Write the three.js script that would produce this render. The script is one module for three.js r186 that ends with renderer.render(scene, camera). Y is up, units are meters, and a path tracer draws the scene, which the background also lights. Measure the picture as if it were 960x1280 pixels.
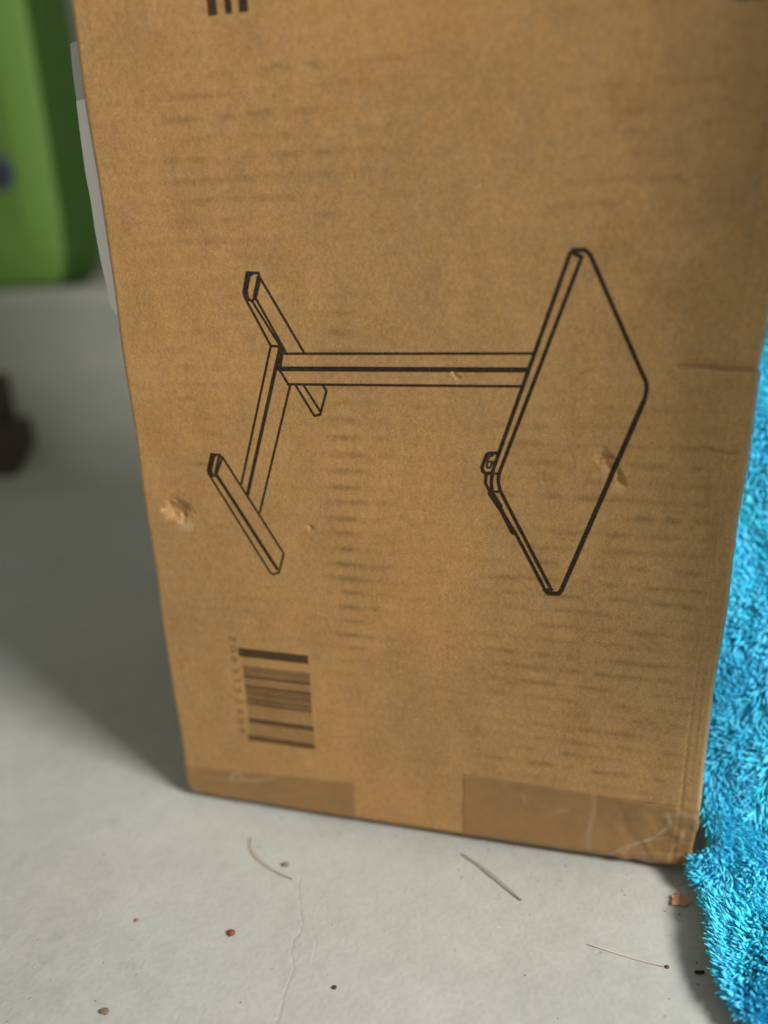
import * as THREE from 'three';
import { mergeGeometries, mergeVertices } from 'three/addons/utils/BufferGeometryUtils.js';
import { RoundedBoxGeometry } from 'three/addons/geometries/RoundedBoxGeometry.js';

// ------------------------------------------------------------------ camera, light, exposure
const W = 768, H = 1024, LIFT = 0.006;
const scene = new THREE.Scene();
const camera = new THREE.PerspectiveCamera(2 * Math.atan(640 / 930) * 180 / Math.PI, W / H, 0.02, 60);
camera.rotation.order = 'YXZ';
camera.position.set(0.07907, 0.33399 + LIFT, 0.34892);
camera.rotation.set(-0.35057, 0.26201, -0.03367);
camera.focus = 0.372;
camera.userData.fStop = 2.0;
scene.add(camera);

scene.background = new THREE.Color().setRGB(0.225, 0.23, 0.205);      // dim even light of the unlit rest of the garage
const lamp = new THREE.RectAreaLight(new THREE.Color(1, 0.98, 0.94), 60, 0.75, 0.6);   // big shop light to the right of the box
lamp.position.set(1.93, 1.68, 0.74);
lamp.lookAt(0, 0.2, 0);
scene.add(lamp);

const renderer = new THREE.WebGLRenderer({ antialias: true });
renderer.setSize(W, H);
renderer.toneMapping = THREE.LinearToneMapping;
renderer.toneMappingExposure = 1.0;
renderer.shadowMap.enabled = true;

// ------------------------------------------------------------------ helpers
function mulberry(a) { return () => { a |= 0; a = a + 0x6D2B79F5 | 0; let t = Math.imul(a ^ a >>> 15, 1 | a); t = t + Math.imul(t ^ t >>> 7, 61 | t) ^ t; return ((t ^ t >>> 14) >>> 0) / 4294967296; }; }
const clamp = THREE.MathUtils.clamp, lerp = THREE.MathUtils.lerp, sstep = THREE.MathUtils.smoothstep;
const gauss = (d2, s) => Math.exp(-d2 / (2 * s * s));
function lattice(n, seed) { const r = mulberry(seed), a = new Float32Array(n * n); for (let i = 0; i < a.length; i++) a[i] = r(); return a; }
const LN = 256, LAT = lattice(LN, 11);
function vnoise(x, y, px = LN, py = LN) {                               // value noise, period px by py
  const xi = Math.floor(x), yi = Math.floor(y), fx = x - xi, fy = y - yi, u = fx * fx * (3 - 2 * fx), v = fy * fy * (3 - 2 * fy);
  const x0 = ((xi % px) + px) % px, x1 = (x0 + 1) % px, y0 = ((yi % py) + py) % py, y1 = (y0 + 1) % py;
  const a = LAT[y0 * LN + x0], b = LAT[y0 * LN + x1], c = LAT[y1 * LN + x0], d = LAT[y1 * LN + x1];
  return a + (b - a) * u + (c - a) * v + (a - b - c + d) * u * v;
}
const toS = (c) => { c = clamp(c, 0, 1); return 255 * (c <= 0.0031308 ? 12.92 * c : 1.055 * Math.pow(c, 1 / 2.4) - 0.055); };
const S_LUT = new Uint8Array(4097); for (let i = 0; i <= 4096; i++) S_LUT[i] = Math.round(toS(i / 4096));
const s8 = (c) => S_LUT[c <= 0 ? 0 : c >= 1 ? 4096 : (c * 4096) | 0];
function dataTex(w, h, data, srgb, wrap = THREE.RepeatWrapping) {
  const t = new THREE.DataTexture(data, w, h, THREE.RGBAFormat);
  t.magFilter = THREE.LinearFilter; t.minFilter = THREE.LinearMipmapLinearFilter; t.generateMipmaps = true;
  t.wrapS = t.wrapT = wrap; if (srgb) t.colorSpace = THREE.SRGBColorSpace; t.needsUpdate = true; return t;
}
function grid(nu, nv, f, uvf, flip = false) {                           // f(i/nu, j/nv) gives a point
  const pos = new Float32Array((nu + 1) * (nv + 1) * 3), uv = new Float32Array((nu + 1) * (nv + 1) * 2), idx = [];
  for (let j = 0, k = 0; j <= nv; j++) for (let i = 0; i <= nu; i++, k++) {
    const p = f(i / nu, j / nv); pos[k * 3] = p[0]; pos[k * 3 + 1] = p[1]; pos[k * 3 + 2] = p[2];
    const q = uvf ? uvf(i / nu, j / nv) : [i / nu, j / nv]; uv[k * 2] = q[0]; uv[k * 2 + 1] = q[1];
  }
  for (let j = 0; j < nv; j++) for (let i = 0; i < nu; i++) {
    const a = j * (nu + 1) + i, b = a + 1, c = a + nu + 1, d = c + 1;
    flip ? idx.push(a, c, b, b, c, d) : idx.push(a, b, c, b, d, c);
  }
  const g = new THREE.BufferGeometry();
  g.setAttribute('position', new THREE.BufferAttribute(pos, 3)); g.setAttribute('uv', new THREE.BufferAttribute(uv, 2));
  g.setIndex(idx); g.computeVertexNormals(); return g;
}
function part(name, g, m, parent = scene, label) {
  const o = new THREE.Mesh(g, m); o.name = name; o.castShadow = o.receiveShadow = true; if (label) o.userData.label = label; parent.add(o); return o;
}
function thing(name, label, category, at = [0, 0, 0], turn = 0) {
  const o = new THREE.Group(); o.name = name; o.position.set(...at); o.rotation.y = turn; o.userData = { label, category }; scene.add(o); return o;
}
function single(name, g, m, label, category) { const o = part(name, g, m); o.userData = { label, category }; return o; }
const box = (w, h, d, x, y, z, r = 0.002) => new RoundedBoxGeometry(w, h, d, r > 0.02 ? 8 : 2, r).translate(x, y, z);
const YAW = 0.262, HEAD = (d, x) => [0.07907 - Math.sin(YAW) * d + Math.cos(YAW) * x, 0.34892 - Math.cos(YAW) * d - Math.sin(YAW) * x];

// ------------------------------------------------------------------ floor
const FLOOR_P = 0.9;                                                    // metres per repeat
function floorMaps() {
  const N = 2048, col = new Uint8Array(N * N * 4), bmp = new Uint8Array(N * N * 4), rnd = mulberry(5);
  const cv = document.createElement('canvas'); cv.width = cv.height = N; const g = cv.getContext('2d');
  // marks: red channel = dark, green = light scratch, blue = groove
  g.fillStyle = '#000'; g.fillRect(0, 0, N, N); g.globalCompositeOperation = 'lighter'; g.lineCap = 'round'; g.lineJoin = 'round';
  const X = (x) => (x / 1000 + 0.6) / FLOOR_P * N, Z = (z) => (z / 1000 + 0.6) / FLOOR_P * N, mm = N / FLOOR_P / 1000;
  const line = (c, w, p) => { g.strokeStyle = c; g.lineWidth = w * mm; g.beginPath(); for (let i = 0; i < p.length; i += 2) i ? g.lineTo(X(p[i]), Z(p[i + 1])) : g.moveTo(X(p[i]), Z(p[i + 1])); g.stroke(); };
  const crack = []; const key = [-59, 46, -56, 56, -52, 64, -46.5, 75.5, -45.5, 80, -47.6, 86, -46, 93, -41.5, 101, -41.5, 108, -41.2, 115.5, -40, 122, -39.3, 130, -37, 150, -41, 170, -36, 200, -40, 240];
  for (let i = 0; i + 3 < key.length; i += 2) for (let k = 0; k < 6; k++) crack.push(lerp(key[i], key[i + 2], k / 6) + (rnd() - 0.5) * 1.1, lerp(key[i + 1], key[i + 3], k / 6));
  line('rgb(0,26,60)', 0.9, crack); line('rgb(10,0,90)', 0.5, crack.map((v, i) => (i % 2 ? v : v - 0.6)));
  line('rgb(0,22,50)', 0.6, [-42, 76, -36, 84, -34, 96]);
  line('rgb(0,16,8)', 1.3, [-25.5, 38.2, 30, 52, 86, 64.6]); line('rgb(0,14,8)', 1.0, [-8, 60, 40, 70, 60, 76]);
  line('rgb(0,12,6)', 0.8, [-150, 80, -90, 110, -30, 150]); line('rgb(0,14,6)', 0.7, [20, 120, 60, 90, 118, 84]);
  for (let i = 0; i < 190; i++) {                                        // faint scuffs
    const x = rnd() * 900 - 600, z = rnd() * 900 - 600, a = rnd() * 6.3, l = 5 + rnd() * 40;
    line(rnd() < 0.6 ? `rgb(0,${4 + rnd() * 10 | 0},4)` : `rgb(${3 + rnd() * 8 | 0},0,3)`, 0.4 + rnd() * 0.9, [x, z, x + Math.cos(a) * l * 0.5 + 2, z + Math.sin(a) * l * 0.5, x + Math.cos(a) * l, z + Math.sin(a) * l]);
  }
  for (let i = 0; i < 2600; i++) {                                       // specks and pits
    const x = X(rnd() * 900 - 600), z = Z(rnd() * 900 - 600), r = (0.12 + Math.pow(rnd(), 6) * 1.1) * mm, k = rnd();
    g.fillStyle = k < 0.4 ? `rgb(${30 + rnd() * 70 | 0},0,0)` : k < 0.75 ? `rgb(0,${20 + rnd() * 40 | 0},0)` : 'rgb(16,0,120)';
    g.beginPath(); g.ellipse(x, z, r, r * (0.5 + rnd() * 0.5), rnd() * 3, 0, 6.3); g.fill();
  }
  const stain = (x, z, r, a) => { const gr = g.createRadialGradient(X(x), Z(z), 0, X(x), Z(z), r * mm); gr.addColorStop(0, `rgba(255,0,0,${a})`); gr.addColorStop(0.6, `rgba(255,0,0,${a * 0.6})`); gr.addColorStop(1, 'rgba(255,0,0,0)'); g.fillStyle = gr; g.fillRect(X(x - r), Z(z - r), 2 * r * mm, 2 * r * mm); };
  stain(-171, 111, 6, 0.16); stain(-150, 138, 9, 0.08); stain(-167, 124, 5, 0.1); stain(-127, 118, 4, 0.1); stain(-190, 30, 6, 0.12); stain(60, 150, 18, 0.05); stain(-20, 190, 30, 0.06);
  const m = g.getImageData(0, 0, N, N).data;
  for (let y = 0, k = 0; y < N; y++) for (let x = 0; x < N; x++, k += 4) {
    const u = x / N, v = y / N;
    let n = 0.5 * vnoise(u * 6, v * 6, 6, 6) + 0.3 * vnoise(u * 17, v * 17, 17, 17) + 0.2 * vnoise(u * 46, v * 46, 46, 46) - 0.5;
    const f = vnoise(u * 128, v * 128, 128, 128) - 0.5, ff = vnoise(u * 512, v * 512, 256, 256) - 0.5;
    const warm = vnoise(u * 9 + 3, v * 9 + 7, 9, 9) - 0.5;
    const d = m[k] / 255, l = m[k + 1] / 255, gr = m[k + 2] / 255;
    let b = 0.50 * (1 + 0.26 * n + 0.08 * f + 0.09 * ff) * (1 - 0.85 * d) * (1 - 0.22 * gr) + 0.3 * l;
    col[k] = s8(b * (0.985 + 0.03 * warm)); col[k + 1] = s8(b); col[k + 2] = s8(b * (0.92 - 0.04 * warm)); col[k + 3] = 255;
    const h = clamp(0.55 + 0.25 * n + 0.10 * f + 0.10 * ff - 0.5 * gr, 0, 1) * 255;
    bmp[k] = bmp[k + 1] = bmp[k + 2] = h; bmp[k + 3] = 255;
  }
  return [dataTex(N, N, col, true), dataTex(N, N, bmp, false)];
}
const [floorCol, floorBmp] = floorMaps();
const floorMat = new THREE.MeshStandardMaterial({ map: floorCol, bumpMap: floorBmp, bumpScale: 0.0009, roughness: 0.62 });
{
  const g = grid(8, 8, (i, j) => [-4 + 8 * i, 0, 4 - 8 * j], (i, j) => [(-4 + 8 * i + 0.6) / FLOOR_P, (4 - 8 * j + 0.6) / FLOOR_P]);
  part('floor', g, floorMat).userData.kind = 'structure';
}
// concrete ledge the green container stands on, and the wall behind it
{
  const t = floorCol.clone(); t.repeat.set(1, 1); t.needsUpdate = true;
  const m = new THREE.MeshStandardMaterial({ map: floorCol, color: new THREE.Color(0.92, 0.93, 0.88), bumpMap: floorBmp, bumpScale: 0.001, roughness: 0.8 });
  const pts = []; const arc = (cx, cy, r, a0, a1, n) => { for (let i = 0; i <= n; i++) { const a = lerp(a0, a1, i / n); pts.push([cx + r * Math.cos(a), cy + r * Math.sin(a)]); } };
  for (let i = 0; i <= 24; i++) { const a = lerp(1.5 * Math.PI, Math.PI, i / 24); pts.push([0.30 + 0.30 * Math.cos(a), 0.2485 + 0.25 * Math.sin(a)]); } arc(-0.03, 0.25, 0.03, 0, Math.PI / 2, 8); pts.push([-0.8, 0.28], [-0.8, -0.05]);
  const ledge = part('ledge', grid(40, pts.length - 1, (i, j) => { const p = pts[Math.round(j * (pts.length - 1))]; return [lerp(-1.3, 1.3, i), p[1], p[0]]; }, (i, j) => [i * 2.6 / FLOOR_P, j * 1.2 / FLOOR_P]), m); ledge.userData.kind = 'structure';
  const [x, z] = HEAD(1.32, -0.3); ledge.position.set(x, 0, z); ledge.rotation.y = YAW;
  const wall = part('wall', new THREE.BoxGeometry(3.6, 2.4, 0.1), new THREE.MeshStandardMaterial({ color: new THREE.Color(0.16, 0.15, 0.13), roughness: 0.9 }));
  const [wx, wz] = HEAD(2.2, -0.2); wall.position.set(wx, 1.2, wz); wall.rotation.y = YAW; wall.userData.kind = 'structure';
}

// ------------------------------------------------------------------ cardboard box
const BW = 0.31, BH = 1.15, BD = 0.30;
const U0 = -0.170, UW = 0.340, V0 = -0.012, VH = 0.500;                  // extent of the printed sheet (metres)
const SPLIT = V0 + VH;
const FW = 1392, FH = 2048;
// printed line drawing and barcode; every row: pen width in mm (0 = filled), then x, y pairs in mm from the middle of the bottom edge
const INK = [
  [1.15, -73.0, 320.9, -79.0, 321.3, -81.8, 312.1, -81.3, 309.8, -77.9, 307.9, -75.5, 309.5, -72.4, 318.1, -73.0, 320.9],
  [1.6, -73.3, 319.0, -76.2, 310.1], [1.15, -81.3, 309.8, -69.7, 286.4], [1.15, -77.8, 308.2, -64.1, 285.2], [1.15, -75.6, 309.2, -62.2, 283.7], [1.15, -72.1, 318.1, -52.5, 283.3],
  [1.15, -58.0, 266.7, -49.9, 252.6], [1.15, -53.9, 267.0, -46.0, 254.1], [1.15, -49.9, 252.6, -49.1, 251.6, -46.1, 252.3, -42.0, 264.2, -43.6, 266.9],
  [1.15, -93.2, 213.5, -69.7, 286.4, -64.6, 286.0], [1.9, -64.6, 286.0, -90.3, 207.5], [1.15, -61.1, 266.7, -84.1, 197.6],
  [1.15, -63.8, 282.6, 59.0, 283.2], [2.3, -65.6, 275.1, 56.2, 275.7], [1.15, -62.1, 267.4, 53.5, 268.1], [2.4, -63.9, 285.4, -66.3, 275.1], [1.15, -66.2, 274.6, -61.8, 267.2],
  [1.15, -103.0, 227.0, -104.0, 228.9, -109.1, 229.3, -112.4, 219.6, -110.6, 216.9, -107.9, 217.0, -103.0, 227.0], [1.4, -104.8, 227.6, -108.0, 218.3],
  [1.15, -112.1, 218.1, -81.4, 162.1, -79.8, 160.9, -76.1, 162.2, -72.3, 174.2, -102.6, 227.7], [2.0, -107.0, 217.1, -77.2, 164.7],
  [0, -73.5, 320.9, -79.0, 321.3, -81.8, 312.1, -81.1, 309.3, -78.8, 309.0, -79.3, 312.7, -77.1, 319.5],
  [0, -105.6, 228.8, -109.1, 229.3, -112.4, 219.6, -110.9, 217.2, -109.0, 217.3, -109.6, 220.1, -107.1, 227.3],
  [1.8, 42.1, 230.1, 72.4, 325.7, 73.9, 327.2, 78.6, 327.1, 80.9, 325.1, 106.1, 274.9, 108.2, 271.0, 108.8, 267.7, 108.3, 263.6, 107.6, 260.4],
  [1.7, 74.5, 325.6, 77.4, 324.4, 45.2, 228.7, 44.0, 224.9, 43.8, 221.2, 44.9, 216.4, 71.7, 165.1],
  [2.3, 107.8, 261.7, 76.5, 164.9, 75.3, 163.3, 70.4, 163.0, 68.6, 164.8], [1.7, 68.6, 164.8, 53.3, 194.0, 43.9, 209.0, 40.9, 215.7, 40.4, 221.0, 41.0, 226.3, 42.1, 230.1],
  [1.15, 40.7, 225.2, 44.4, 225.4], [1.15, 41.2, 215.9, 44.9, 216.1], [1.15, 69.1, 165.1, 72.3, 165.3],
  [1.7, 42.5, 235.6, 39.0, 235.4, 37.8, 234.3, 35.8, 228.1, 36.3, 226.0, 37.9, 225.0, 40.2, 225.5], [0.9, 40.8, 234.3, 39.0, 233.6, 38.4, 231.2, 38.1, 228.2, 39.7, 228.1, 40.9, 231.3], [0.8, 38.4, 231.2, 40.9, 231.3],
  [1.5, 37.9, 225.0, 37.6, 220.2, 40.1, 215.1], [3.2, 40.3, 215.1, 44.7, 208.4], [1.0, 43.8, 208.6, 50.6, 195.4, 51.6, 194.2, 52.8, 194.1], [1.0, 44.7, 209.6, 52.5, 194.1],
];
function inkMask() {
  const cv = document.createElement('canvas'); cv.width = FW; cv.height = FH; const g = cv.getContext('2d');
  g.fillStyle = '#000'; g.fillRect(0, 0, FW, FH);
  const X = (x) => (x / 1000 - U0) / UW * FW, Y = (y) => FH - (y / 1000 - V0) / VH * FH, mm = FH / VH / 1000;
  g.lineCap = 'round'; g.lineJoin = 'round'; g.strokeStyle = g.fillStyle = 'rgb(252,0,0)';
  for (const [w, ...p] of INK) {
    g.beginPath(); for (let i = 0; i < p.length; i += 2) i ? g.lineTo(X(p[i]), Y(p[i + 1])) : g.moveTo(X(p[i]), Y(p[i + 1]));
    if (w) { g.lineWidth = (w * 0.98 + 0.18) * mm; g.stroke(); } else g.fill();
  }
  const rect = (x0, x1, y0, y1, a = 240) => { g.fillStyle = `rgb(${a},0,0)`; g.fillRect(X(x0), Y(y1), X(x1) - X(x0), Y(y0) - Y(y1)); };
  rect(-86.4, -81.9, 428, 447); rect(-78.2, -74.9, 428, 447); rect(-71.7, -67.4, 428, 447); rect(-86.4, -67.4, 442, 447);   // last letter, E, of the word printed further up
  rect(128, 149, 413.5, 419, 225);
  // barcode: bars lie level, stacked from top to bottom
  const bars = [[103.2, 102.8, 70], [87.5, 86.8, 120], [71.5, 71.0, 150], [69.4, 68.8, 140], [67.4, 66.8, 140], [64.8, 64.2, 130], [57.9, 57.3, 140], [55.4, 54.9, 130], [53.7, 53.2, 130], [51.6, 51.0, 130], [111.2, 105.4, 250], [99.4, 98.0, 190], [97.5, 95.9, 205], [95.4, 94.0, 185], [93.5, 90.9, 215], [90.4, 89.8, 150], [88.9, 88.0, 175], [86.4, 84.2, 225], [83.8, 82.2, 205], [81.7, 79.7, 225], [79.3, 77.7, 200], [77.2, 74.9, 225], [74.4, 72.0, 220], [70.6, 69.8, 130], [68.4, 67.8, 110], [66.2, 65.4, 125], [63.0, 58.8, 225], [56.8, 56.0, 130], [54.6, 54.0, 115], [52.8, 52.0, 130], [50.3, 46.0, 215]];
  for (const [a, b, k] of bars) rect(b < 50 || a > 110 ? -106.3 : -104.6, -62.6, b, a, k * 0.9);
  g.save(); g.translate(X(-111.6), Y(119.6)); g.rotate(Math.PI / 2); g.fillStyle = 'rgb(215,0,0)'; g.font = `${5.6 * mm}px sans-serif`;
  const s = '7 0 8 3 1 5 2 4 0 6'; const wd = g.measureText(s).width; g.scale(70 * mm / wd, 1); g.fillText(s, 0, 0); g.restore();
  return g.getImageData(0, 0, FW, FH).data;
}
const FLUTE = 0.00872, FLUTE0 = 0.2320;                                 // corrugation pitch showing through the liner
function wash(u, v) {                                                   // strength of the grey wear on the corrugation ridges, 0..1
  const zone = 0.52 * sstep(u, 0.025, 0.06) * (1 - sstep(u, 0.135, 0.15)) * sstep(v, 0.015, 0.06) * (1 - sstep(v, 0.225, 0.275))
    + 0.3 * gauss((u + 0.112) ** 2, 0.011) * sstep(v, 0.2, 0.22) * (1 - sstep(v, 0.29, 0.31))
    + 0.3 * gauss((u + 0.095) ** 2, 0.008) * sstep(v, 0.12, 0.13) * (1 - sstep(v, 0.16, 0.17))
    + 0.3 * gauss((u + 0.10) ** 2, 0.02) * sstep(v, 0.31, 0.34) * (1 - sstep(v, 0.40, 0.43))
    + 0.45 * gauss((u + 0.045) ** 2, 0.02) * sstep(v, 0.33, 0.35) * (1 - sstep(v, 0.41, 0.43))
    + 0.2 * sstep(u, 0.05, 0.08) * (1 - sstep(u, 0.11, 0.14)) * sstep(v, 0.3, 0.33) * (1 - sstep(v, 0.38, 0.41)) + 0.09;
  const row = Math.round((v - FLUTE0) / FLUTE), dv = (v - FLUTE0) / FLUTE - row, rr = vnoise(row * 7.31, 50.5);
  const brk = sstep(vnoise(u * 150 + row * 17.3, row * 5.7 + 3), 0.10, 0.85) * (0.3 + 0.7 * vnoise(u * 34 + row * 9.1, row * 3.1 + 40)) * (0.7 + 0.5 * vnoise(u * 900, v * 900));
  const off = dv + 0.10 * (vnoise(u * 60, row + 90) - 0.5) + 0.16 * (rr - 0.5);
  const stack = (0.55 + 0.45 * rr) * gauss((u + 0.035 + 0.004 * (rr - 0.5) + 0.0045 * (v - 0.2) * -8 * 0.1) ** 2, 0.0048 + 0.002 * rr) * sstep(v, 0.09, 0.13) * (1 - sstep(v, 0.285, 0.32)) * (0.6 + 0.5 * vnoise(u * 420, row * 3.7));
  const second = 0.35 * gauss((u + 0.024) ** 2, 0.012) * sstep(v, 0.1, 0.13) * (1 - sstep(v, 0.26, 0.29)) * brk;
  return clamp(zone * 1.6 * brk * gauss(off ** 2, 0.13) * 0.8 + (0.75 * stack + second) * gauss(off ** 2, 0.14), 0, 1.2);
}
// places where the outer liner is torn: [x, y, rx, ry, turn, strength]
const TORN = [[-0.1300, 0.1868, 0.0064, 0.0038, 0.1, 1], [-0.1418, 0.1960, 0.0048, 0.0011, 0.6, 0.9], [-0.1385, 0.1925, 0.0010, 0.0040, 0.2, 0.8], [-0.1262, 0.1945, 0.0010, 0.0024, -0.2, 0.6], [-0.1318, 0.1975, 0.0006, 0.0030, -0.1, 0.25], [0.0930, 0.2290, 0.0013, 0.0048, 0.25, 0.7], [0.0995, 0.2210, 0.0032, 0.0020, -0.55, 1], [0.1018, 0.2190, 0.0012, 0.0018, 0, 0.8], [0.1035, 0.2280, 0.0012, 0.0007, 0.4, 0.7], [0.022, 0.2735, 0.0024, 0.0011, -0.4, 0.9], [0.0255, 0.2732, 0.0010, 0.0008, 0, 0.7], [-0.1386, 0.2977, 0.0024, 0.0007, -0.2, 0.8], [-0.0572, 0.1908, 0.002, 0.0006, 0.3, 0.6], [-0.0548, 0.1885, 0.0008, 0.0018, 0.3, 0.5], [0.0322, 0.3543, 0.0025, 0.0008, 0.7, 0.7], [0.065, 0.2215, 0.0016, 0.0006, -0.4, 0.6]];
// crushed spots: [x, y, rx, ry, turn, depth]
const HOLLOW = [[-0.1340, 0.1960, 0.0072, 0.0054, 0.15, 0.0024], [-0.1300, 0.1920, 0.0034, 0.0036, 0.4, 0.0006], [0.0935, 0.2345, 0.0026, 0.0046, 0.45, 0.0024], [0.1008, 0.2252, 0.0019, 0.0044, 0.45, 0.0024], [0.0235, 0.2728, 0.0018, 0.0012, 0, 0.0008], [-0.0555, 0.1902, 0.0016, 0.0022, 0, 0.0008]];
function creases(u, v) {                                                // [crease1, crease2] signed distances and masks
  const j = 0.0007 * (vnoise(u * 420, 7) - 0.5) + 0.0008 * (vnoise(u * 150, 70) - 0.5);
  const d1 = v - (0.2769 - 0.034 * (u - 0.121) + j), m1 = sstep(u, 0.116, 0.124);
  const vc = u < 0.1474 ? 0.2407 - (u - 0.137) * 0.21 : 0.2385 + (u - 0.1474) * 0.2, d2 = v - (vc + j), m2 = sstep(u, 0.134, 0.139) * (1 - sstep(u, 0.1475, 0.151));
  return [d1, m1, d2, m2];
}
function vline(u, v, u0, v0, u1, v1) { const t = (v - v0) / (v1 - v0); return [u - lerp(u0, u1, t), sstep(t, -0.05, 0.15) * (1 - sstep(t, 0.8, 1.05))]; }
function kraftAt(u, v, o = 0) {                                         // relative brightness of bare kraft liner
  const a = vnoise(u * 14 + o, v * 14 + o) - 0.5, b = vnoise(u * 90 + 31 + o, v * 55 + o) - 0.5, c = vnoise(u * 700 + o, v * 420 + 9) - 0.5, d = vnoise(u * 1700 + 5, v * 1500 + o) - 0.5, e = vnoise(u * 3100 + 51, v * 2700 + o + 13) - 0.5;
  return [1 + 0.15 * a + 0.14 * b + 0.17 * c + 0.30 * d + 0.22 * e, 0.5 * a + 0.8 * (vnoise(u * 620 + 77, v * 620 + o) - 0.5) + 0.4 * (vnoise(u * 190 + 7, v * 150 + o) - 0.5)];
}
const KRAFT = [0.510, 0.284, 0.112];
function faceMaps() {
  const ink = inkMask(), col = new Uint8Array(FW * FH * 4), rgh = new Uint8Array(FW * FH * 4), rnd = mulberry(77);
  const specks = []; for (let i = 0; i < 260; i++) specks.push([U0 + rnd() * UW, V0 + rnd() * VH, 0.00012 + rnd() * 0.00025, rnd()]);
  const cell = new Map(); for (const s of specks) { const k = Math.floor((s[0] - U0) / 0.01) + ',' + Math.floor((s[1] - V0) / 0.01); cell.has(k) ? cell.get(k).push(s) : cell.set(k, [s]); }
  for (let y = 0; y < FH; y++) for (let x = 0; x < FW; x++) {
    const u = U0 + (x + 0.5) / FW * UW, v = V0 + (y + 0.5) / FH * VH, k = (y * FW + x) * 4, ki = ((FH - 1 - y) * FW + x) * 4;
    const [b0, hue] = kraftAt(u, v); let b = b0, r = KRAFT[0], g = KRAFT[1], bl = KRAFT[2];
    r *= 1 + 0.09 * hue; bl *= 1 - 0.22 * hue;
    const w = wash(u, v); b *= 1 - 0.50 * w;
    // rubbed stripe across the lower part and along the vertical score
    b *= 1 - 0.05 * gauss((u - 0.1435) ** 2, 0.0008); b *= 1 + 0.12 * gauss((u - 0.1448) ** 2, 0.0004);
    const [d1, m1, d2, m2] = creases(u, v);
    let torn = 0;
    for (const [tx, ty, rx, ry, tu, s] of TORN) { const dx = u - tx, dy = v - ty; if (dx * dx + dy * dy > 1e-4) continue; const c = Math.cos(tu), q = Math.sin(tu), e = ((dx * c + dy * q) / rx) ** 2 + ((dy * c - dx * q) / ry) ** 2; torn = Math.max(torn, s * (1 - sstep(e + 0.9 * (vnoise(u * 900, v * 900) - 0.5), 0.55, 1.1))); }
    const broken = 0.5 + 0.5 * sstep(vnoise(u * 500, 3), 0.3, 0.6);
    torn = Math.max(torn, 1.0 * broken * m1 * gauss(d1 * d1, 0.00055), 0.75 * broken * m2 * gauss(d2 * d2, 0.0004));
    for (const q of [[0.1398, 0.232, 0.1425, 0.2, 0.35], [0.1455, 0.215, 0.1478, 0.18, 0.4]]) { const [dl, ml] = vline(u, v, ...q); torn = Math.max(torn, q[4] * ml * gauss(dl * dl, 0.0003)); }
    let I = ink[ki] / 255; if (I > 0.01) { I *= 0.90 + 0.10 * vnoise(u * 1500, v * 1500); const holes = sstep(vnoise(u * 2300 + 9, v * 2300), 0.86, 0.97); I *= 1 - 0.3 * holes; if (torn > 0.3 && u < 0.09) I *= 1 - torn; }
    r *= b; g *= b; bl *= b;
    r = lerp(r, 0.62, torn * 0.7); g = lerp(g, 0.41, torn * 0.7); bl = lerp(bl, 0.21, torn * 0.7);
    const rimLight = sstep(Math.abs(u), BW / 2 - 0.0030, BW / 2 - 0.0012) * (0.5 + 0.5 * vnoise(v * 300, 4)) * 0.75;   // highlight on the side edges, painted in as paler colour
    r = lerp(r, 0.60, rimLight); g = lerp(g, 0.43, rimLight); bl = lerp(bl, 0.26, rimLight);
    const cl = cell.get(Math.floor((u - U0) / 0.01) + ',' + Math.floor((v - V0) / 0.01));
    if (cl) for (const s of cl) { const d = Math.hypot(u - s[0], v - s[1]); if (d < s[2]) { const q = s[3] < 0.8 ? 0.45 : 1.25; r *= q; g *= q; bl *= q; } }
    r = lerp(r, 0.011, I); g = lerp(g, 0.0100, I); bl = lerp(bl, 0.0095, I);
    col[k] = s8(r); col[k + 1] = s8(g); col[k + 2] = s8(bl); col[k + 3] = 255;
    const h = clamp(128 + 150 * (b0 - 1), 0, 255); rgh[k] = rgh[k + 1] = rgh[k + 2] = h; rgh[k + 3] = 255;
  }
  return [dataTex(FW, FH, col, true, THREE.ClampToEdgeWrapping), dataTex(FW, FH, rgh, false, THREE.ClampToEdgeWrapping)];
}
const [faceCol, faceBmp] = faceMaps();
const faceMat = new THREE.MeshPhysicalMaterial({ map: faceCol, bumpMap: faceBmp, bumpScale: 0.00014, roughness: 0.85, specularIntensity: 0.35 });
const plainKraft = (() => {
  const N = 1024, col = new Uint8Array(N * N * 4);
  for (let y = 0, k = 0; y < N; y++) for (let x = 0; x < N; x++, k += 4) { const [b, h] = kraftAt(x / N * 0.3, y / N * 0.3, 17); col[k] = s8(KRAFT[0] * b * (1 + 0.05 * h)); col[k + 1] = s8(KRAFT[1] * b); col[k + 2] = s8(KRAFT[2] * b * (1 - 0.16 * h)); col[k + 3] = 255; }
  const t = dataTex(N, N, col, true, THREE.MirroredRepeatWrapping); return new THREE.MeshStandardMaterial({ map: t, roughness: 0.8 });
})();

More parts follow.
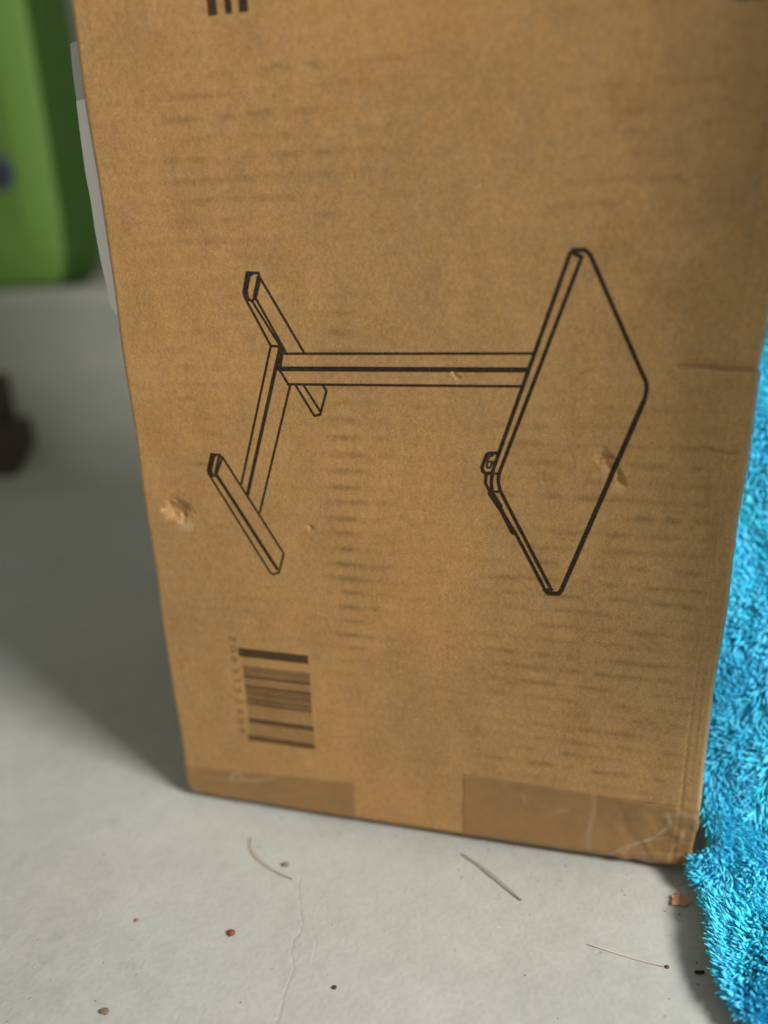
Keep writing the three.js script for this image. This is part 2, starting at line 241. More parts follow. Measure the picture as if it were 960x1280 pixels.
const RU = 0.0032;
function relief(u, v) {                                                 // height of the front panel out of its plane
  let d = 0.000022 * Math.cos((v - FLUTE0) / FLUTE * 2 * Math.PI) + 0.0006 * (vnoise(u * 16 + 3, v * 12) - 0.5) + 0.00022 * (vnoise(u * 60 + 3, v * 50) - 0.5);
  for (const [x, y, rx, ry, tu, dep] of HOLLOW) {
    let dx = u - x, dy = v - y; if (dx * dx + dy * dy > 2.5e-4) continue;
    dx += 0.0030 * (vnoise(u * 420 + 9, v * 420) - 0.5) + 0.0012 * (vnoise(u * 1100, v * 1100 + 5) - 0.5); dy += 0.0030 * (vnoise(u * 420 + 60, v * 420 + 31) - 0.5);
    const c = Math.cos(tu), q = Math.sin(tu), ex = (dx * c + dy * q) / rx, ey = (dy * c - dx * q) / ry, e = ex * ex + ey * ey;
    d -= dep * Math.exp(-e * e * 0.8) * (0.9 + 0.2 * vnoise(u * 800, v * 800)) * (ey > 0 ? 1 : 0.85);
    const el = (ex * 0.9) ** 2 + ((ey + 1.25) / 0.5) ** 2; d += dep * 0.13 * Math.exp(-el) * (0.4 + 1.2 * vnoise(u * 700 + 4, v * 700));
  }
  const [d1, m1, d2, m2] = creases(u, v);
  d += m1 * (-0.0026 * sstep(d1, -0.0002, 0.0012) * Math.exp(-Math.max(d1, 0) / 0.008) + 0.0005 * gauss(d1 * d1, 0.0006));
  d += m2 * (-0.0016 * sstep(d2, -0.0002, 0.0010) * Math.exp(-Math.max(d2, 0) / 0.004) + 0.0004 * gauss(d2 * d2, 0.0005));
  for (const [q, a] of [[[0.1398, 0.232, 0.1425, 0.2], 0.0005], [[0.1455, 0.215, 0.1478, 0.18], 0.0006], [[0.1400, 0.235, 0.1440, 0.19], 0.0004], [[0.1500, 0.25, 0.1500, 0.06], 0.0003]]) { const [dl, ml] = vline(u, v, ...q); d += ml * a * (gauss(dl * dl, 0.0005) - 0.9 * gauss((dl + 0.0016) ** 2, 0.0008)); }
  // vertical score a little inside the right edge
  d -= 0.0005 * gauss((u - 0.1447) ** 2, 0.0006);
  d -= 0.0012 * sstep(u, 0.1, 0.155) * (1 - sstep(v, 0.0, 0.05));
  return d;
}
function P(a, b, off = 0) {                                             // point of the front sheet: a along the width, b up, both measured on the sheet
  const sg = Math.sign(a) || 1, fl = BW / 2 - RU, rb = 0.0045 + 0.004 * sstep(a, -0.05, 0.15);
  let x = a, y = b, z = 0, tu = 0, tb = 0;
  if (Math.abs(a) > fl) { const s = (Math.abs(a) - fl) / RU; tu = Math.min(s, Math.PI / 2); x = sg * (fl + RU * Math.sin(tu)); z -= RU * (1 - Math.cos(tu)) + Math.max(0, s - Math.PI / 2) * RU; }
  if (b < rb) { const s = (rb - b) / rb; tb = Math.min(s, Math.PI / 2); y = rb - rb * Math.sin(tb); z -= rb * (1 - Math.cos(tb)) + Math.max(0, s - Math.PI / 2) * rb; }
  const cr = x < 0 ? 0.011 : 0.006;                                     // soft crushed bottom corners
  if (y < cr) { const dx = cr - Math.sqrt(Math.max(0, cr * cr - (cr - y) ** 2)); x -= sg * dx * 0.75 * sstep(Math.abs(x), BW / 2 - 0.04, BW / 2); }
  x += (vnoise(y * 25, 9) - 0.5) * 0.0016 * sstep(Math.abs(x), 0.13, 0.155);
  y += lerp(-0.0040, -0.0032, sstep(a, -0.13, 0.13)) * (1 - sstep(b, 0.0, 0.05));
  const e = off + relief(a, b) * (1 - 0.6 * sstep(Math.abs(a), 0.149, 0.154));
  return [x + sg * Math.sin(tu) * e, y - Math.sin(tb) * e, z + Math.cos(tu) * Math.cos(tb) * e];
}
const theBox = thing('cardboard_box', 'brown cardboard box with a line drawing of a desk printed on it', 'box', [0, LIFT, 0]);
{
  const A = BW / 2 + 0.0028, uvf = (a, b) => [(a - U0) / UW, (b - V0) / VH];
  const AV = (i) => lerp(-A, A, i), BV = (j) => lerp(-0.0115, SPLIT, j);
  part('front_panel', grid(520, 800, (i, j) => P(AV(i), BV(j)), (i, j) => uvf(AV(i), BV(j))), faceMat, theBox, 'printed front panel with desk drawing and barcode');
  const BU = (j) => lerp(SPLIT, BH, j);
  part('front_panel', grid(120, 60, (i, j) => P(AV(i), BU(j)), (i, j) => [AV(i) / 0.3, BU(j) / 0.3]), plainKraft, theBox, 'plain upper end of the front panel');
  const uvBox = (g) => { const p = g.attributes.position, n = g.attributes.normal, uv = g.attributes.uv; for (let i = 0; i < p.count; i++) { const nx = Math.abs(n.getX(i)), ny = Math.abs(n.getY(i)); nx > 0.7 ? uv.setXY(i, p.getZ(i) / 0.3, p.getY(i) / 0.3) : ny > 0.7 ? uv.setXY(i, p.getX(i) / 0.3, p.getZ(i) / 0.3) : uv.setXY(i, p.getX(i) / 0.3, p.getY(i) / 0.3); } return g; };
  for (const s of [-1, 1]) part('side_panel', uvBox(box(0.004, BH - 0.008, BD - 0.007, s * (BW / 2 - 0.0021), BH / 2 + 0.004, -BD / 2 - 0.0025, 0.0015)), plainKraft, theBox);
  part('back_panel', uvBox(box(BW - 0.012, BH - 0.008, 0.004, 0, BH / 2 + 0.004, -BD + 0.0035, 0.0015)), plainKraft, theBox);
  for (const s of [0, 1]) {
    part('top_flap', uvBox(box(BW - 0.012, 0.004, BD / 2 - 0.008, 0, BH - 0.004, -BD * (s ? 0.75 : 0.25) - 0.002, 0.0015)), plainKraft, theBox);
    part('bottom_flap', uvBox(box(BW - 0.03, 0.004, BD / 2 - 0.014, 0, -0.0035, -BD * (s ? 0.75 : 0.25) - 0.004, 0.0015)), plainKraft, theBox);
  }
}
// brown packing tape folded round the bottom edge
function tapeMat(seed, scuffs, a0, a1, b0, b1) {
  const N = 1024, M = 512, cv = document.createElement('canvas'); cv.width = N; cv.height = M; const g = cv.getContext('2d'), rnd = mulberry(seed);
  g.fillStyle = '#000'; g.fillRect(0, 0, N, M); g.lineCap = 'round'; g.lineJoin = 'round';
  const X = (a) => (a - a0) / (a1 - a0) * N, Y = (b) => M - (b - b0) / (b1 - b0) * M;
  for (const [w, al, ...p] of scuffs) { for (let s = 0; s < 4; s++) { g.strokeStyle = `rgba(255,255,255,${al * 0.13})`; g.lineWidth = w / 1000 / (a1 - a0) * N * (0.4 + 0.5 * s); g.beginPath(); for (let i = 0; i < p.length; i += 2) { const q = [X(p[i] / 1000), Y(p[i + 1] / 1000)]; i ? g.lineTo(...q) : g.moveTo(...q); } g.stroke(); } }
  for (let i = 0; i < 60; i++) { g.strokeStyle = `rgba(255,255,255,${0.02 + 0.08 * rnd()})`; g.lineWidth = 0.6 + rnd() * 2; const x = rnd() * N, y = rnd() * M, t = (rnd() - 0.5) * 1.6, l = rnd() * 120; g.beginPath(); g.moveTo(x, y); g.lineTo(x + l * Math.cos(t), y + l * Math.sin(t)); g.stroke(); }
  const m = g.getImageData(0, 0, N, M).data, col = new Uint8Array(N * M * 4), ro = new Uint8Array(N * M * 4);
  for (let y = 0; y < M; y++) for (let x = 0; x < N; x++) {
    const k = (y * N + x) * 4, s = m[((M - 1 - y) * N + x) * 4] / 255, a = lerp(a0, a1, x / N), b = lerp(b0, b1, y / M);
    const [kb] = kraftAt(a, b), q = (0.7 + 0.3 * kb) * (1 + 0.16 * (vnoise(a * 60 + seed, b * 60) - 0.5) + 0.1 * (vnoise(a * 260 + seed, b * 260) - 0.5));
    const w = wash(a, b) * 0.25;
    col[k] = s8(lerp(0.350 * q * (1 - w), 0.60, s)); col[k + 1] = s8(lerp(0.190 * q * (1 - w), 0.48, s)); col[k + 2] = s8(lerp(0.068 * q * (1 - w), 0.36, s)); col[k + 3] = 255;
    ro[k] = ro[k + 1] = ro[k + 2] = 255 * clamp(0.42 + 0.3 * s + 0.18 * (vnoise(a * 120, b * 120 + seed) - 0.5), 0.1, 1); ro[k + 3] = 255;
  }
  return new THREE.MeshPhysicalMaterial({ map: dataTex(N, M, col, true, THREE.ClampToEdgeWrapping), roughnessMap: dataTex(N, M, ro, false, THREE.ClampToEdgeWrapping), roughness: 1, specularIntensity: 0.8 });
}
function tape(label, a0, a1, topL, topR, seed, scuffs, wrinkle) {
  const b0 = -0.010, b1 = Math.max(topL, topR), nu = 150, nv = 60;
  const f = (i, j) => { const a = lerp(a0, a1, i), e = (i === 0 || i === 1 || j === 1) ? -0.0004 : 0, top = lerp(topL, topR, i), b = lerp(b0, top, j); return P(a + 0.0006 * (vnoise(b * 400, seed) - 0.5) * (i < 0.02 || i > 0.98), b, 0.00028 + e + wrinkle(a, b)); };
  part('packing_tape', grid(nu, nv, f, (i, j) => [i, (lerp(b0, lerp(topL, topR, i), j) - b0) / (b1 - b0)]), tapeMat(seed, scuffs, a0, a1, b0, b1), theBox, label);
}
tape('left strip of brown packing tape on the bottom edge', -0.1535, -0.0385, 0.0212, 0.0275, 3,
  [[1.6, 0.8, -122, 17.5, -116, 22.5, -113, 19], [2.2, 0.7, -121, 16, -104, 18.5, -92, 22], [1.5, 0.35, -140, 15, -122, 16], [1.2, 0.3, -100, 9, -70, 14]], (a, b) => 0.00018 * (vnoise(a * 130, b * 130) - 0.5));
tape('right strip of brown packing tape wrinkled at the corner', 0.0270, 0.1555, 0.0445, 0.0420, 8,
  [[2.2, 0.5, 100, 42, 101, 32, 99, 18, 100, 8], [1.8, 0.4, 62, 36, 63, 31], [2.6, 0.35, 82, 29, 86, 30], [1.3, 0.75, 112, 6, 122, 14, 134, 21, 141, 30, 139, 38], [1.1, 0.5, 118, 8, 128, 18, 141, 22, 152, 20], [2.0, 0.5, 138, 36, 145, 39, 152, 38], [1.6, 0.45, 139, 27, 141, 34], [1.5, 0.35, 128, 10, 150, 12], [1.2, 0.35, 142, 8, 150, 32], [1.0, 0.4, 105, 3, 150, 2]],
  (a, b) => 0.00018 * (vnoise(a * 130, b * 130) - 0.5) + sstep(a, 0.104, 0.125) * 0.0022 * Math.max(0, vnoise(a * 150 + b * 90, b * 110 - a * 60) - 0.40));
// white label in a clear sleeve bulging from the left side panel
{
  const bulge = (y) => sstep(y, 0.2975, 0.306) * 0.0085 + 0.0135 * Math.sqrt(Math.max(0, 1 - ((y - 0.368) / 0.078) ** 2)) * (1 + 0.10 * (vnoise(y * 70, 5) - 0.5));
  const f = (y0, y1, k) => (i, j) => { const y = lerp(y0, y1, j), s = lerp(0, 1, i), z = -0.006 - s * 0.105; return [-BW / 2 - 0.0004 - bulge(y) * k * Math.pow(Math.sin(Math.PI * clamp(s * 1.02, 0, 1)), 0.35) * sstep(s, -0.001, 0.03) * (1 - 0.3 * s), y, z]; };
  const white = new THREE.MeshStandardMaterial({ color: new THREE.Color(0.94, 0.90, 0.87), roughness: 0.55, side: THREE.DoubleSide });
  part('label_pouch', grid(60, 60, f(0.2975, 0.402, 1)), white, theBox, 'white label bulging from the left side');
  const clear = new THREE.MeshPhysicalMaterial({ color: new THREE.Color(0.80, 0.84, 0.78), roughness: 0.5, transmission: 0.45, thickness: 0, ior: 1.45, side: THREE.DoubleSide });
  part('plastic_sleeve', grid(60, 40, f(0.3985, 0.4260, 0.97)), clear, theBox, 'clear plastic sleeve above the white label');
}

// ------------------------------------------------------------------ green plastic container on the ledge
{
  const [jx, jz] = HEAD(1.448, -0.670), HW = 0.16, HD = 0.105, t = thing('plastic_container', 'big green plastic container with a dark printed label, on the ledge behind the box', 'container', [jx, 0.2805, jz], YAW);
  const prof = [[0.0, 0.72], [0.008, 0.82], [0.026, 0.90], [0.060, 0.96], [0.12, 0.99], [0.34, 1.0], [0.50, 0.99], [0.56, 0.97], [0.62, 0.86], [0.66, 0.66], [0.69, 0.38], [0.70, 0.26]];
  const pr = (y) => { for (let i = 1; i < prof.length; i++) if (y <= prof[i][0]) return lerp(prof[i - 1][1], prof[i][1], sstep(y, prof[i - 1][0], prof[i][0])); return 0.26; };
  const sec = (th, k = 1) => { const c = Math.cos(th), s = Math.sin(th), e = 2 / 4.2; return [HW * k * Math.sign(c) * Math.abs(c) ** e, HD * k * Math.sign(s) * Math.abs(s) ** e]; };
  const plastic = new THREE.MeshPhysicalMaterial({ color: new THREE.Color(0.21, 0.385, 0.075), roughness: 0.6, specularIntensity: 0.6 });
  const ys = (j) => 0.70 * Math.pow(j, 1.15), SHADE_ANGLE = 0.72;
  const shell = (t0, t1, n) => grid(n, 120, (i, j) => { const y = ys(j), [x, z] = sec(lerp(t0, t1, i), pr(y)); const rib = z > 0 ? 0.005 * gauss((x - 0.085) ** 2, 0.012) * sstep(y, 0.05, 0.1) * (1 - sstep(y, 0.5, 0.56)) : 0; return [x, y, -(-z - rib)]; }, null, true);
  part('body', mergeGeometries([shell(SHADE_ANGLE, 2 * Math.PI - SHADE_ANGLE, 120), grid(120, 2, (i, j) => { const [x, z] = sec(i * 2 * Math.PI, 0.72 * (1 - j)); return [x, 0.0, z]; })]), plastic, t);
  part('side_panel', shell(-SHADE_ANGLE, SHADE_ANGLE, 60), new THREE.MeshPhysicalMaterial({ color: new THREE.Color(0.046, 0.105, 0.022), roughness: 0.9, specularIntensity: 0.3 }), t, 'right side of the container, its shade painted in as dark green');  // same plastic; shade on this side is put into the colour
  const lathe = (pts) => new THREE.LatheGeometry(pts.map((p) => new THREE.Vector2(...p)), 48);
  part('cap', lathe([[0, 0.76], [0.034, 0.76], [0.037, 0.756], [0.038, 0.71], [0.036, 0.702], [0, 0.702]]), new THREE.MeshStandardMaterial({ color: new THREE.Color(0.03, 0.03, 0.03), roughness: 0.5 }), t);
  const hp = new THREE.CatmullRomCurve3([new THREE.Vector3(0.085, 0.655, 0), new THREE.Vector3(0.10, 0.72, 0), new THREE.Vector3(0.14, 0.72, 0), new THREE.Vector3(0.148, 0.64, 0), new THREE.Vector3(0.15, 0.58, 0)]);
  part('handle', new THREE.TubeGeometry(hp, 40, 0.013, 12), plastic, t);
  // label: dark print on the same green
  const cv = document.createElement('canvas'); cv.width = 512; cv.height = 768; const g = cv.getContext('2d');
  g.fillStyle = 'rgb(120,160,68)'; g.fillRect(0, 0, 512, 768);
  const rnd = mulberry(9); g.filter = 'blur(3px)';
  g.fillStyle = 'rgb(34,48,34)'; for (const [x, y, w, h] of [[0, 20, 410, 80], [0, 350, 430, 70], [0, 250, 340, 30], [0, 170, 300, 26]]) for (let i = 0; i < 7; i++) g.fillRect(x + i * w / 7, y, w / 7 * (0.6 + rnd() * 0.3), h * (0.8 + rnd() * 0.3));
  g.fillStyle = 'rgb(92,104,108)'; g.beginPath(); g.ellipse(400, 625, 92, 70, 0, 0, 6.3); g.fill(); g.fillStyle = 'rgb(56,68,78)'; g.beginPath(); g.ellipse(405, 640, 56, 38, 0, 0, 6.3); g.fill();
  const tx = new THREE.CanvasTexture(cv); tx.colorSpace = THREE.SRGBColorSpace;
  part('label', grid(60, 40, (i, j) => { const y = lerp(0.12, 0.46, j), x = lerp(-0.10, 0.094, i), k = pr(y); return [x, y, HD * k * Math.pow(1 - Math.pow(Math.abs(x) / (HW * k), 4.2), 1 / 4.2) + 0.0008 + 0.005 * gauss((x - 0.085) ** 2, 0.012)]; }), new THREE.MeshStandardMaterial({ map: tx, roughness: 0.45 }), t);
}

// ------------------------------------------------------------------ blue shaggy rug draped beside the box
{
  const t = thing('shaggy_rug', 'bright blue shaggy rug heaped against the right side of the box', 'rug');
  // centre line of the rug from top to front: [z, y, left edge x]
  const path = [[-0.42, 0.55, 0.166], [-0.30, 0.41, 0.166], [-0.19, 0.265, 0.166], [-0.11, 0.155, 0.165], [-0.060, 0.080, 0.164], [-0.028, 0.036, 0.164], [-0.006, 0.013, 0.1640], [0.008, 0.0060, 0.1660], [0.016, 0.0034, 0.1695], [0.026, 0.0050, 0.1690], [0.044, 0.0060, 0.1690], [0.062, 0.0056, 0.1695], [0.076, 0.0042, 0.1710], [0.084, 0.0028, 0.174], [0.090, 0.0025, 0.181], [0.097, 0.0040, 0.185], [0.115, 0.008, 0.183], [0.16, 0.009, 0.182], [0.26, 0.008, 0.183], [0.34, 0.008, 0.184]];
  const cz = new THREE.CatmullRomCurve3(path.map((p) => new THREE.Vector3(p[2], p[1], p[0])), false, 'centripetal');
  const LUT = cz.getSpacedPoints(800), XR = 0.62, len = cz.getLength();
  const at = (i, j) => {                                                // i across from the left edge, j along
    const q = LUT[Math.round(j * 800)], x = lerp(q.x, XR, i), dx = x - q.x;
    const hang = sstep(q.y, 0.03, 0.12);
    let z = q.z + hang * 0.010 * (vnoise(dx * 40, q.y * 26) - 0.5), y = q.y + hang * 0.012 * (vnoise(dx * 40 + 9, q.y * 26) - 0.5);
    y += (1 - hang) * (0.007 * (vnoise(x * 38 + 4, q.z * 55 + 9) - 0.5) * sstep(dx, 0.0, 0.02));
    return new THREE.Vector3(x, Math.max(y, 0.0022), z);
  };
  const back = new THREE.MeshStandardMaterial({ color: new THREE.Color(0.04, 0.55, 0.90), roughness: 0.95, side: THREE.DoubleSide });
  part('backing', grid(200, 420, (i, j) => { const p = at(i * i * 0.7 + i * 0.3, j); return [p.x, p.y, p.z]; }, null, true), back, t);
  // unseen flap of rug, added to block lamp light from the box front
  const flapCurve = new THREE.CatmullRomCurve3([[-0.40, 0.52], [-0.30, 0.60], [-0.16, 0.66], [-0.02, 0.67], [0.045, 0.64], [0.060, 0.55], [0.058, 0.40], [0.054, 0.225]].map(([z, y]) => new THREE.Vector3(0, y, z)));
  const flapAt = (i, j) => { const a = i * 2 * Math.PI, p = flapCurve.getPoint(j), g = flapCurve.getTangent(j), w = (0.013 + 0.006 * vnoise(j * 14, i * 9, 256, 9)) * Math.sqrt(Math.min(1, (1.0001 - j) * 28)); const c = Math.sign(Math.cos(a)) * Math.abs(Math.cos(a)) ** 0.5, q = Math.sin(a) * w; return [0.302 + (0.046 + 0.010 * (vnoise(j * 11, c + 5) - 0.5)) * c, p.y + g.z * q + 0.012 * (vnoise(c * 3 + 9, 3) - 0.5) * j, p.z - g.y * q + 0.010 * (vnoise(c * 2.5 + 40, j * 9) - 0.5)]; };
  part('added_shade_flap', grid(60, 160, flapAt), new THREE.MeshStandardMaterial({ color: new THREE.Color(0.04, 0.55, 0.90), roughness: 0.95, side: THREE.DoubleSide }), t);
  // one tuft: a soft bent strand
  const strand = (bend) => { const g = grid(4, 5, (i, j) => { const a = i * 2 * Math.PI, s = j, r = 0.00100 * (1 - 0.3 * s) * (s > 0.99 ? 0.2 : 1), o = bend * s * s; return [Math.cos(a) * r + o * 0.5, s * 0.0150 - Math.abs(o) * 0.25 * s, Math.sin(a) * r + o * 0.25]; }, null, true); return mergeVertices(g); };
  const pileMat = new THREE.MeshPhysicalMaterial({ color: 0xffffff, roughness: 1.0, specularIntensity: 0.2 });
  const rnd = mulberry(21), up = new THREE.Vector3(0, 1, 0), variants = [0.003, 0.006, -0.004, -0.007];
  variants.forEach((bend) => {
    const n = 34000, im = new THREE.InstancedMesh(strand(bend), pileMat, n); let k = 0;
    im.name = 'pile'; im.userData.kind = 'stuff'; im.castShadow = im.receiveShadow = true;
    const m = new THREE.Matrix4(), q = new THREE.Quaternion(), q2 = new THREE.Quaternion(), s = new THREE.Vector3(), c = new THREE.Color();
    while (k < n) {
      if (k < 3000) {                                                   // pile strands on the added flap
        const i = rnd(), j = 0.35 + 0.65 * Math.sqrt(rnd()), e = (x, y) => new THREE.Vector3(...flapAt(x, y)), p = e(i, j), T = e(i, Math.min(1, j + 0.004)).sub(e(i, j - 0.004)).normalize(), S = e(i + 0.01, j).sub(e(i - 0.01, j)).normalize(), N = new THREE.Vector3().crossVectors(S, T).normalize();
        if (N.dot(p.clone().sub(new THREE.Vector3(0.302, p.y, flapCurve.getPoint(j).z))) < 0) N.negate();
        N.multiplyScalar(0.6).addScaledVector(T, 0.8 + rnd() * 0.4).addScaledVector(S, (rnd() - 0.5) * 1.2).normalize();
        q.setFromUnitVectors(up, N); q2.setFromAxisAngle(up, rnd() * 6.3); q.multiply(q2); s.set(1.5, 1 + 0.5 * rnd(), 1.5); m.compose(p, q, s); im.setMatrixAt(k, m);
        const b = 0.85 + 0.25 * rnd(); c.setRGB(0.06 * b, 0.68 * b, Math.min(0.98, b)); im.setColorAt(k, c); k++; continue;
      }
      const i = Math.pow(rnd(), 2.2), j = rnd(), p = at(i, j), p2 = at(i, Math.min(1, j + 0.004)), p0 = at(i, Math.max(0, j - 0.004)), pr = at(Math.min(1, i + 0.01), j);
      if (p.x > 0.30 && rnd() < 0.75) continue;
      const T = new THREE.Vector3().subVectors(p2, p0).normalize(), S = new THREE.Vector3().subVectors(pr, p).normalize(), N = new THREE.Vector3().crossVectors(T, S).normalize();
      if (N.y < 0) N.negate();
      const edge = Math.exp(-(p.x - at(0, j).x) / 0.005), d = j * len, lock = vnoise(p.x * 90, d * 60), clump = vnoise(p.x * 55 + 7, d * 45 + 3);
      // locks of pile lie over to one side, mostly towards the front
      const ang = (lock - 0.5) * 4.2 + (rnd() - 0.5) * 0.9 + 0.35, flat = 0.9 + 0.7 * rnd();
      N.multiplyScalar(0.34 + 0.5 * clump).addScaledVector(T, Math.cos(ang) * flat * 0.8).addScaledVector(S, -Math.sin(ang) * flat * 0.6 - 0.45 * edge); N.normalize();
      if (p.y < 0.02 && N.y < 0.06) { N.y = 0.06 + rnd() * 0.16; N.normalize(); }
      q.setFromUnitVectors(up, N); q2.setFromAxisAngle(up, rnd() * 6.3); q.multiply(q2);
      const sc = 0.7 + 0.5 * rnd(); s.set(0.75 + 0.5 * rnd(), sc, 0.75 + 0.5 * rnd());
      m.compose(p, q, s); im.setMatrixAt(k, m);
      const b = (0.9 + 0.18 * rnd()) * (0.86 + 0.28 * vnoise(p.x * 40 + 30, d * 30)); c.setRGB(0.12 * b * (0.5 + rnd()), Math.min(0.93, 0.74 * b), Math.min(0.985, 1.06 * b)); im.setColorAt(k, c); k++;
    }
    t.add(im);
  });
}

// ------------------------------------------------------------------ debris on the floor
function ribbon(pts, w, lift, curl = 0, taper = true) {                 // a thin curled strip lying on the floor, points in mm
  const c = new THREE.CatmullRomCurve3(pts.map(([x, z, y = 0]) => new THREE.Vector3(x / 1000, y / 1000, z / 1000))), L = 40, up = new THREE.Vector3(0, 1, 0);
  const side = (s) => grid(L, 6, (i, j) => { const p = c.getPoint(i), tg = c.getTangent(i), n = tg.clone().cross(up).normalize(), e = taper ? 0.25 + 0.75 * Math.sin(Math.PI * clamp(i * 0.94 + 0.03, 0, 1)) : 1, o = (j - 0.5) * w * e * (1 + 0.25 * (vnoise(i * 14, pts[0][0]) - 0.5)); return [p.x + n.x * o, p.y + lift + s * 0.00022 + curl * (2 * j - 1) ** 2 * w, p.z + n.z * o]; }, null, s < 0);
  return mergeGeometries([side(1), side(-1)]);
}
function crumb(r, seed, sx = 1, sy = 0.6, sz = 1) {
  const g = mergeVertices(new THREE.IcosahedronGeometry(r, 2).deleteAttribute('uv').deleteAttribute('normal')), p = g.attributes.position;
  for (let i = 0; i < p.count; i++) { const x = p.getX(i), y = p.getY(i), z = p.getZ(i), k = 1 + 0.7 * (vnoise(x / r * 1.3 + seed, z / r * 1.3 + y / r + seed * 3) - 0.5); p.setXYZ(i, x * k * sx, Math.max(-r * 0.45, y * k * sy), z * k * sz); }
  g.translate(0, r * 0.45, 0); g.computeVertexNormals(); return g;
}
const mat = (r, g, b, ro = 0.85) => new THREE.MeshStandardMaterial({ color: new THREE.Color(r, g, b), roughness: ro, side: THREE.DoubleSide });
single('wood_shaving', ribbon([[-98.5, 25.5, 0.5], [-96, 32], [-89.4, 38.5], [-76.5, 45.2], [-62.4, 49.4, 0.4]], 0.0018, 0.0003, 0.05), mat(0.45, 0.38, 0.30), 'thin pale brown shaving on the floor, curved like a hook', 'shaving');
single('bark_strip', ribbon([[28.5, 10.2, 0.3], [38, 15.5], [47.4, 22.2], [57, 29.4], [65, 35.6, 0.4]], 0.0023, 0.0004, 0.05), mat(0.34, 0.31, 0.27), 'straight dark grey-brown strip on the floor below the middle of the box', 'strip');
{ const g = crumb(0.0020, 3, 1, 0.7, 0.9), o = single('red_crumb', g, mat(0.26, 0.055, 0.02), 'small rust red crumb alone on the floor', 'crumb'); o.position.set(-0.0811, 0.0002, 0.0894); }
{ const o = single('grey_crumb', crumb(0.0018, 8, 1.1, 0.6, 0.8), mat(0.22, 0.215, 0.195), 'small grey crumb inside the bend of the hook shaped shaving', 'crumb'); o.position.set(-0.0699, 0.0002, 0.0404); }
{ const o = single('black_crumb', crumb(0.0015, 5, 1.5, 0.55, 0.7), mat(0.035, 0.03, 0.027), 'small flat black crumb on the floor beside the blue rug', 'crumb'); o.position.set(0.1522, 0.0002, 0.0588); o.rotation.y = 0.2; }
{ const o = single('brown_crumb', crumb(0.0019, 12, 1.1, 0.6, 0.9), mat(0.20, 0.145, 0.095), 'dull brown crumb on the bare floor near the lower left corner', 'crumb'); o.position.set(-0.1216, 0.0002, 0.1423); }
{ const o = single('dark_speck', crumb(0.0010, 15, 1.1, 0.6, 0.9), mat(0.075, 0.04, 0.028), 'tiny dark speck to the right of the crack in the floor', 'crumb'); o.position.set(-0.0188, 0.0002, 0.1062); }
{ const o = single('pink_speck', crumb(0.0011, 19, 1.3, 0.5, 0.9), mat(0.42, 0.20, 0.15), 'tiny pinkish speck to the left of the rust red crumb', 'crumb'); o.position.set(-0.1348, 0.0002, 0.0935); }
{ // straw splinter with a dark end
  const t = thing('straw_splinter', 'thin pale splinter with a dark knob at one end, near the rug', 'splinter', [0, 0, 0]);
  part('stalk', ribbon([[99.7, 55.0, 0.4], [112, 56.6], [124, 58.2], [136, 59.4, 0.3]], 0.0009, 0.0003, 0.05), mat(0.62, 0.54, 0.46), t);
  part('tip', crumb(0.0010, 4, 1, 0.7, 0.8).translate(0.1372, 0.0002, 0.0592), mat(0.16, 0.08, 0.05), t);
}
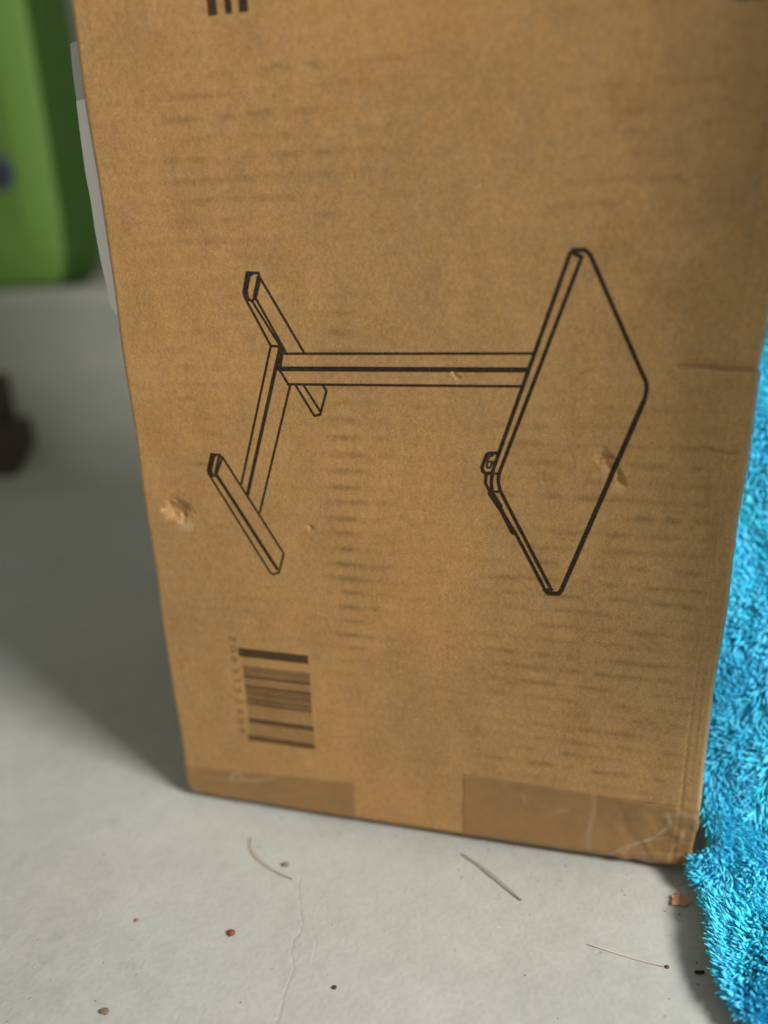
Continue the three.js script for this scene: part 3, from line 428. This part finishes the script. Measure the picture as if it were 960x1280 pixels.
{ // leaf scrap
  const pts = []; const rnd = mulberry(31), R = [4.8, 3.3, 5.2, 3.0, 3.6, 3.4, 5.9, 3.1, 4.0, 4.4];
  R.forEach((r, i) => { const a = i / R.length * 2 * Math.PI + 0.3; pts.push(new THREE.Vector2(Math.cos(a) * r * 1.15, Math.sin(a) * r * 0.95)); });
  const sh = new THREE.Shape(); sh.moveTo(pts[0].x, pts[0].y); pts.forEach((p, i) => { const n = pts[(i + 1) % pts.length]; sh.lineTo((p.x + n.x) / 2 + (rnd() - 0.5), (p.y + n.y) / 2 + (rnd() - 0.5)); sh.lineTo(n.x, n.y); });
  const g = new THREE.ExtrudeGeometry(sh, { depth: 0.35, bevelEnabled: true, bevelSize: 0.15, bevelThickness: 0.1, bevelSegments: 1 }); g.scale(0.001, 0.001, 0.001); g.rotateX(-Math.PI / 2);
  const p = g.attributes.position; for (let i = 0; i < p.count; i++) p.setY(i, p.getY(i) + 60 * (p.getX(i) ** 2 + 0.6 * p.getZ(i) ** 2) * 0.5 + 0.0004); g.computeVertexNormals();
  const o = single('leaf_scrap', g, mat(0.64, 0.35, 0.19), 'small jagged orange leaf scrap between the box corner and the blue rug', 'leaf'); o.position.set(0.1475, 0.0003, 0.0170);
}
{ // fine grit, more of it along the foot of the box and the edge of the rug
  const n = 520, im = new THREE.InstancedMesh(crumb(0.001, 44, 1, 0.7, 0.85), new THREE.MeshStandardMaterial({ color: 0xffffff, roughness: 0.95 }), n), rnd = mulberry(88), m = new THREE.Matrix4(), q = new THREE.Quaternion(), up = new THREE.Vector3(0, 1, 0), c = new THREE.Color();
  im.name = 'floor_grit'; im.userData = { kind: 'stuff', label: 'fine grey and brown grit scattered over the floor', category: 'grit' };
  for (let k = 0; k < n; k++) {
    const w = rnd(); let x = -0.32 + 0.50 * rnd(), z = -0.02 + 0.26 * rnd();
    if (w < 0.35) { z = 0.002 + 0.020 * rnd() ** 2; x = -0.155 + 0.31 * rnd(); } else if (w < 0.5) { x = 0.162 - 0.018 * rnd() ** 2; z = 0.004 + 0.08 * rnd(); }
    const r = 0.10 + 0.32 * rnd() ** 3; q.setFromAxisAngle(up, rnd() * 6.3); m.compose(new THREE.Vector3(x, 0, z), q, new THREE.Vector3(r, r, r)); im.setMatrixAt(k, m);
    const t = rnd(); t < 0.45 ? c.setRGB(0.16, 0.14, 0.115) : t < 0.7 ? c.setRGB(0.33, 0.24, 0.15) : t < 0.9 ? c.setRGB(0.6, 0.58, 0.53) : c.setRGB(0.06, 0.05, 0.045); im.setColorAt(k, c);
  }
  scene.add(im);
}
{ // dark brown block at the foot of the ledge, half out of the frame
  const t = thing('wooden_block', 'dark brown blurred block on the floor below the green container', 'block', [0, 0, 0], YAW), [x, z] = HEAD(1.16, -0.700); t.position.set(x, 0, z);
  const m = new THREE.MeshStandardMaterial({ color: new THREE.Color(0.075, 0.06, 0.045), roughness: 0.9 });
  part('beam', box(0.26, 0.09, 0.09, 0, 0.045, 0, 0.008), m, t); part('beam', box(0.24, 0.07, 0.085, -0.012, 0.1255, -0.002, 0.008), m, t);
}
renderer.render(scene, camera);
